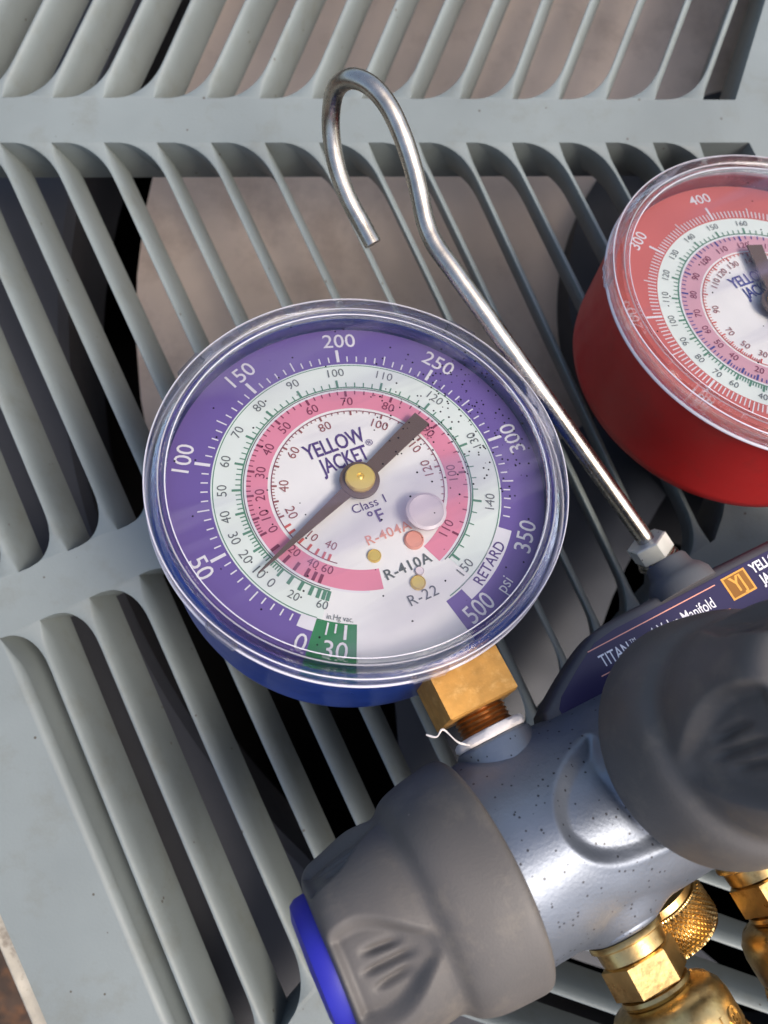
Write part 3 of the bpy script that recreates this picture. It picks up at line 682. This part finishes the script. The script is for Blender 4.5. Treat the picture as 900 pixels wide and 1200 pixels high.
        flat('YELLOW', 4.3, .3, 9.4, -1, 'blue_ink', bold=.07, sx=.70, spacing=.95); flat('JACKET', 4.3, .6, 5.8, -1, 'blue_ink', bold=.07, sx=.64, spacing=.95)
        flat('Class 1', 2.2, .2, -4.7, -1, 'logo_ink'); flat('°F', 3.3, .2, -7.8, -1, 'logo_ink', bold=.05)
        flat('R-410A', 2.9, 1.2, -19.6, 0, 'grey_ink', bold=.04)
        na, ta, tipr, tlr = 170.0, -12.0, 26.0, 15.5
        nm, hm = 'needle', 'goldhub'
        if not blue: na, ta = 200.0, 18.0; tlr = 17.0
    NZ = DZ + 2.1
    mb = MB()
    def pol(r, a): return (r * math.sin(R(a)), r * math.cos(R(a)))
    def side(a, w): return (w * math.cos(R(a)), -w * math.sin(R(a)))
    def quad(a, r0, w0, r1, w1):
        p0, p1 = pol(r0, a), pol(r1, a); s0, s1 = side(a, w0), side(a, w1)
        return [(p0[0] - s0[0], p0[1] - s0[1]), (p0[0] + s0[0], p0[1] + s0[1]), (p1[0] + s1[0], p1[1] + s1[1]), (p1[0] - s1[0], p1[1] - s1[1])]
    mb.prism(quad(na, 2, 1.35, tipr, .12), NZ, NZ + .35)
    mb.prism(quad(ta, 2, 1.45, tlr, 1.95), NZ + .02, NZ + .37)
    mb.lathe([(0.001, NZ - .1), (4.0, NZ - .1), (4.0, NZ + .5), (3.7, NZ + .62), (0.001, NZ + .62)], 48)
    sub(mb, 'needle', nm, 30)
    sub(MB().lathe([(2.9, NZ + .5), (3.0, NZ + .7), (3.0, NZ + 1.5), (2.75, NZ + 1.85), (.75, NZ + 2.0), (.6, NZ + 1.75), (.35, NZ + 1.9), (0.001, NZ + 1.95)], 48), 'needle_hub', hm, 40)
    # stem out of the case: square brass socket, thread, sealing tape
    sx = cx + 2.4
    nut = MB(); hexprof(14.2, .7, 0, 9.6, axis_m((sx, cy - 39.4, cz - 15.5), (0, -1, 0)), nut, n=4, rot=math.pi / 4)
    nut.lathe([(6.5, 0), (6.5, 6)], 32, axis_m((sx, cy - 34.5, cz - 15.5), (0, -1, 0)))
    bn = gb(nut, 'brass_socket', 'brassn', smooth=30)
    th_ = []
    for i in range(7): th_ += [(5.25, i * .9), (4.85, i * .9 + .45)]
    MB().lathe(th_, 48, axis_m((sx + .2, cy - 48.9, cz - 15.5), (0, -1, 0))).build('thread', 'copper', bn)
    tp = MB(); tp.lathe([(5.0, 0), (6.6, .2), (7.0, .7), (7.1, 1.5), (6.8, 2.0), (5.0, 2.2)], 48, axis_m((sx + .2, cy - 52.6, cz - 15.5), (0, -1, 0)), fr=lambda a, i: 1 + .03 * math.sin(5 * a + i) + .02 * math.sin(11 * a))
    tp.build('sealing_tape', 'tape', bn)
    if blue:
        pts = catmull([(sx - 5.6, -54, -10.5), (sx - 7.6, -52.6, -9.5), (sx - 9.0, -49.6, -9.2), (sx - 10.6, -50.2, -9.6), (sx - 12.0, -49.0, -10.2)], 5)
        MB().tube(pts, lambda t: .13 + .09 * math.sin(9 * t) ** 2, 6).build('tape_strand', 'tape', bn)
    return g
gauge(0, 0, 0, 'blue')
gauge(106.4, 1.2, 6.0, 'red')

# ---- knobs: turned shape with four fluted hollows, each hollow with three grip ridges
def knob(mtx, capm, ph, label, zs=1.0, zg=1.0, capr=1.0):
    # local: z from the skirt's rim (0) to the outer end
    prof = [(19.0, 0), (20.2, .5), (20.7, 1.6), (20.6, 4), (20.2, 8), (19.6, 11), (18.7, 13.2), (17.2, 15), (16.8, 16.6), (16.9, 18.5), (17.0, 22), (16.6, 26), (16.0, 30), (15.2, 33.2), (13.6, 35.2), (11.0, 36), (9.0, 36.1), (4.0, 36.2), (0.01, 36.2)]
    pp = [tuple(p) for p in catmull(prof, 7)]
    vs = []; fs = []; NT = 288
    for (r, z) in pp:
        z = z if z < 15 else 15 + (z - 15) * .79; r = r
        for k in range(NT):
            a = 2 * math.pi * k / NT
            b = ((a - ph + math.pi / 4) % (math.pi / 2)) - math.pi / 4      # angle off the nearest hollow
            zz = z * zs if z < 15 else 15 * zs + (z - 15) * zg
            rr = r
            # scalloped skirt: the swell between hollows is fuller
            rr *= 1 + 0.018 * (-math.cos(4 * (a - ph))) * smooth01((z - 3) / 8)
            # hollow: a triangle that widens towards the end
            hw = 0.12 + 0.46 * smooth01((z - 13.5) / 14.0)
            edge = smooth01((hw - abs(b)) / 0.13) * smooth01((z - 14.5) / 3.0) * smooth01((31.8 - z) / 2.6)
            rr -= 2.8 * edge * smooth01((z - 13) / 9)
            for gb_, gz0, gz1 in ((-0.23, 20, 28), (0.0, 18.5, 29), (0.23, 20, 28)):
                gd = math.exp(-((b - gb_ * (0.6 + 0.4 * smooth01((z - 16) / 14))) / 0.05) ** 2) * smooth01((z - gz0) / 3) * smooth01((gz1 - z) / 3)
                rr -= 1.1 * gd
            vs.append((rr * math.cos(a), rr * math.sin(a), zz))
    n = len(pp)
    for i in range(n - 1):
        for k in range(NT):
            l = (k + 1) % NT; fs.append((i * NT + k, i * NT + l, (i + 1) * NT + l, (i + 1) * NT + k))
    fs.append(tuple(range(NT - 1, -1, -1)))
    kb = MB(); kb.add(vs, fs, mtx); k = gb(kb, 'valve_knob', 'knob', smooth=70); k['label'] = label
    if capr > .7: MB().lathe([(10.8, 28.5), (11.1, 31.2), (10.9, 33.4), (10.2, 34.5), (8, 35.1), (0.001, 35.3)], 80, mtx).build('end_cap', capm, k)
    return k
# handwheel on the low-side end, axis along the body
knob(axis_m((-8.0, -74.0, -18.0), (-1, 0, 0)), 'bluecap', R(-14), 'grey rubber knob with a blue end cap')
knob(axis_m((32.8, -71.8, 0.5), (0, 0, 1)), 'redcap', R(0), 'darker grey knob facing the viewer', zs=1.12, zg=1.45, capr=0.6)
knob(axis_m((118.0, -74.0, -18.0), (1, 0, 0)), 'redcap', R(45), 'grey rubber knob at the far end')
mb = MB()
mb.lathe([(13.5, -6), (13.5, 4)], 64, axis_m((32.0, -71.8, -1), (0, 0, 1)))
mb.build('valve_neck', 'body', body)

# ---- top plate with the name label
PZ = -14.0
plate = [(12.6, -57), (13.6, -54.6)] + [tuple(p) for p in catmull([(13.6, -54.6), (20, -50.6), (28.5, -46.3), (35, -44.7), (50, -44.2)], 5)] + [(80, -44.0), (92, -45), (98, -48), (101, -57), (101, -64), (12.6, -64)]
gb(MB().prism(plate, PZ - 7, PZ, bev=1.6), 'handle_plate', 'darkplate', smooth=60)
lab = [(16.6, -55.4), (18.2, -53.6), (24.5, -50.0), (30, -47.3), (35.5, -46.6), (82, -46.0), (90, -47.5), (93, -56), (93, -60), (16.6, -60)]
lb = gb(MB().prism(lab, PZ - .2, PZ + .12), 'name_label', 'label_purple', smooth=0)
LZ = PZ + .18
def bar(x0, y0, x1, y1, w, m, nm='rule_line'):
    d = Vector((x1 - x0, y1 - y0)).normalized(); nn = Vector((-d.y, d.x)) * w / 2
    MB().add([(x0 - nn.x, y0 - nn.y, LZ), (x1 - nn.x, y1 - nn.y, LZ), (x1 + nn.x, y1 + nn.y, LZ), (x0 + nn.x, y0 + nn.y, LZ)], [(0, 1, 2, 3)]).build(nm, m, lb, smooth=0)
bar(27.6, -48.35, 60.4, -47.6, .22, 'peach_ink'); bar(27.6, -53.6, 60.4, -53.2, .22, 'peach_ink')
put_text('TITAN', 3.5, 32.6, -51.2, LZ, 1, 'white_ink', lb, bold=.03, sx=.72)
put_text('TM', 1.1, 37.4, -50.2, LZ, 1, 'white_ink', lb)
put_text('4-Valve Manifold', 3.3, 49.8, -50.75, LZ, 1, 'white_ink', lb, bold=.02, sx=.74)
MB().add([(62.2, -52.2, LZ), (68.6, -52.0, LZ), (68.6, -46.9, LZ), (62.2, -47.1, LZ)], [(0, 1, 2, 3)]).build('logo_box', 'orange_ink', lb, smooth=0)
LZ += .05
MB().add([(62.7, -51.8, LZ), (68.1, -51.6, LZ), (68.1, -47.3, LZ), (62.7, -47.5, LZ)], [(0, 1, 2, 3)]).build('logo_box', 'orange_box', lb, smooth=0)
LZ += .05
put_text('YJ', 4.6, 65.4, -49.5, LZ, 1, 'orange_ink', lb, bold=.12, sx=.78)
put_text('YELLOW', 3.0, 74.6, -48.0, LZ, 1, 'white_ink', lb, bold=.08, sx=.8)
put_text('JACKET', 3.0, 74.6, -50.9, LZ, 1, 'white_ink', lb, bold=.08, sx=.8)

# ---- hanging hook
HX, HZ = 54.2, -15.5
gb(MB().lathe([(7.2, -1.2), (7.0, 1.0), (6.0, 2.6), (4.9, 3.6), (4.6, 5.6), (4.2, 6.2), (0.001, 6.2)], 48, axis_m((HX + .4, -44.6, HZ), (-.02, 1, 0))), 'hook_boot', 'rubber')
def towall(px, py, d): return (IBW @ (atd(px, py, d) * MM).to_3d()) * 1000
IBW = ML.inverted()
pth = [(771, 655, 183.5), (762, 640, 183), (724, 586, 180), (680, 524, 176), (640, 468, 172), (600, 413, 169), (560, 357, 167), (530, 315, 166), (510, 287, 165.5), (499, 262, 165),
       (492, 230, 164), (485, 200, 162.5), (472, 160, 160.5), (455, 124, 159), (434, 100, 158.5), (411, 92, 160), (394, 104, 164), (388, 132, 169), (389, 165, 173), (396, 200, 176), (408, 232, 179), (423, 260, 181), (437, 286, 182)]
pts = catmull([towall(*p) for p in pth], 8)
gb(MB().tube(pts, 2.0, 24), 'hanging_hook', 'steel', smooth=60)
d = (pts[16] - pts[0]).normalized()
nb = MB(); hexprof(8.4, .5, 0, 4.3, axis_m(Vector(pts[0]) + d * 1.2, d), nb, rot=.2); gb(nb, 'hook_nut', 'nut', smooth=20)
wb = MB()
for q, rr in ((-.6, 5.0), (.35, 4.7)): wb.lathe([(rr - .2, 0), (rr, .2), (rr, .6), (rr - .2, .8), (0.001, .8)], 40, axis_m(Vector(pts[0]) + d * q, d))
gb(wb, 'hook_washer', 'steel')

# ---- brass: port fittings on the set
def knurl(mb, r0, r1, z0, z1, mtx, N=44, amp=.55, nz=26, twist=1.0):
    vs = []; fs = []; seg = N * 8
    for i in range(nz + 1):
        t = i / nz; z = z0 + (z1 - z0) * t
        for k in range(seg):
            a = 2 * math.pi * k / seg
            tri = lambda x: abs((x % 1) * 2 - 1)
            m_ = (z1 - z0) / (2 * math.pi * r0 / N)
            h = min(tri(a * N / (2 * math.pi) + t * m_ * twist), tri(a * N / (2 * math.pi) - t * m_ * twist))
            r = r0 + (r1 - r0) * t + amp * (h * 2 - .5) * min(1, t * 8, (1 - t) * 8)
            vs.append((r * math.cos(a), r * math.sin(a), z))
    for i in range(nz):
        for k in range(seg): l = (k + 1) % seg; fs.append((i * seg + k, i * seg + l, (i + 1) * seg + l, (i + 1) * seg + k))
    fs.append(tuple(range(seg - 1, -1, -1))); fs.append(tuple(nz * seg + k for k in range(seg)))
    mb.add(vs, fs, mtx)
def fitting(x, y, z=-19):
    A = axis_m((x, y, z), (0.02, -1, 0.0))
    f = gb(MB().lathe([(6.9, 0), (7.1, .4), (7.1, .9), (6.4, 1.3), (6.2, 3.6), (5.7, 4.0), (5.7, 9.4), (6.4, 9.6), (6.6, 10.2), (6.3, 10.8), (5.6, 11), (5.6, 13), (0.001, 13)], 56, A), 'port_fitting', 'brass')
    h = MB(); hexprof(12.4, .5, 3.9, 9.3, A, h, rot=.18); h.build('hex_section', 'brass', f, 20)
    return f
for x, y in ((8.8, -93.4), (37.8, -93.4), (72, -93.4), (104, -93.4)): fitting(x, y)
# knurled core cap leaning behind the manifold, and the small nut beside the blue knob
cA = axis_m((20.8, -92.6, -30.5), (0.17, -0.96, -0.19))
cap = gb(MB().lathe([(0.001, -2.6), (2.6, -2.6), (3.0, -1.8), (2.6, -1.3), (3.2, -.5), (2.8, 0), (7.6, 0.1), (8.2, .5), (8.2, 1.9), (7.7, 2.2), (0.001, 2.2)], 64, cA), 'core_cap', 'brass')
kb = MB(); knurl(kb, 8.6, 8.8, 2.0, 9.5, cA, N=46, amp=.6); kb.build('knurled_band', 'brass', cap, 25)
gb(MB().lathe([(0.001, 0), (4.0, 0), (4.3, .5), (4.3, 1.4), (3.6, 1.7), (3.6, 2.4), (4.3, 2.7), (4.3, 4.2), (3.8, 4.6), (3.8, 9), (0.001, 9)], 40, axis_m((-8.5, -87.6, -21), (1, 0, 0))), 'packing_nut', 'brass')

# ---- hose couplings screwed on the ports: things of their own
def coupling(x, y, z, label, mark):
    Wm = ML @ Matrix.Translation(Vector((x, y, z)) * MM) @ (Matrix.Rotation(R(90), 4, 'X') @ Matrix.Rotation(R(2), 4, 'Y'))
    t = thing('hose_coupling', label, 'hose coupling', Wm, 'brass hose couplings on the manifold ports')
    # local z runs away from the manifold
    MB().lathe([(5.8, 0), (7.2, .2), (9.2, .9), (10.4, 2.4), (10.8, 4.2), (10.8, 8.6), (10.2, 9.4), (5.0, 9.4), (5.0, 1.0)], 72, closed=True).build('collar', 'brass', t)
    k = MB(); knurl(k, 10.6, 10.6, 9.4, 24, Matrix.Identity(4), N=44, amp=.75, nz=44); k.build('knurled_grip', 'brass', t, 25)
    MB().lathe([(9.5, 24), (7.5, 26), (7.2, 30), (7.2, 44), (0.001, 44)], 48).build('ferrule', 'brass', t)
    MB().tube(catmull([(0, 0, 40), (0, 0, 80), (3, -12, 130), (5, -50, 180), (5, -110, 210)], 8), 6.0, 24).build('hose', 'bluecap' if x < 20 else 'rubber', t)
    if mark:
        for i, ch in enumerate(mark):
            vs, fs = text_mesh(ch, 4.4, .05, .9, 1, .25); a = R(52 + 17 * i)
            mm_ = Matrix.Rotation(a, 4, 'Z') @ Matrix.Translation((10.75, 0, 6.2)) @ Matrix.Rotation(R(90), 4, 'Y') @ Matrix.Rotation(R(90), 4, 'Z')
            MB().add(vs, fs, mm_).build('lettering', 'brass', t, 0)
    return t
coupling(9.0, -104.2, -19, 'brass hose coupling with raised lettering screwed on the port beside the blue capped knob', '®IOL')
coupling(38.2, -104.2, -19, 'brass hose coupling on the second port below the front knob at the right edge', '')
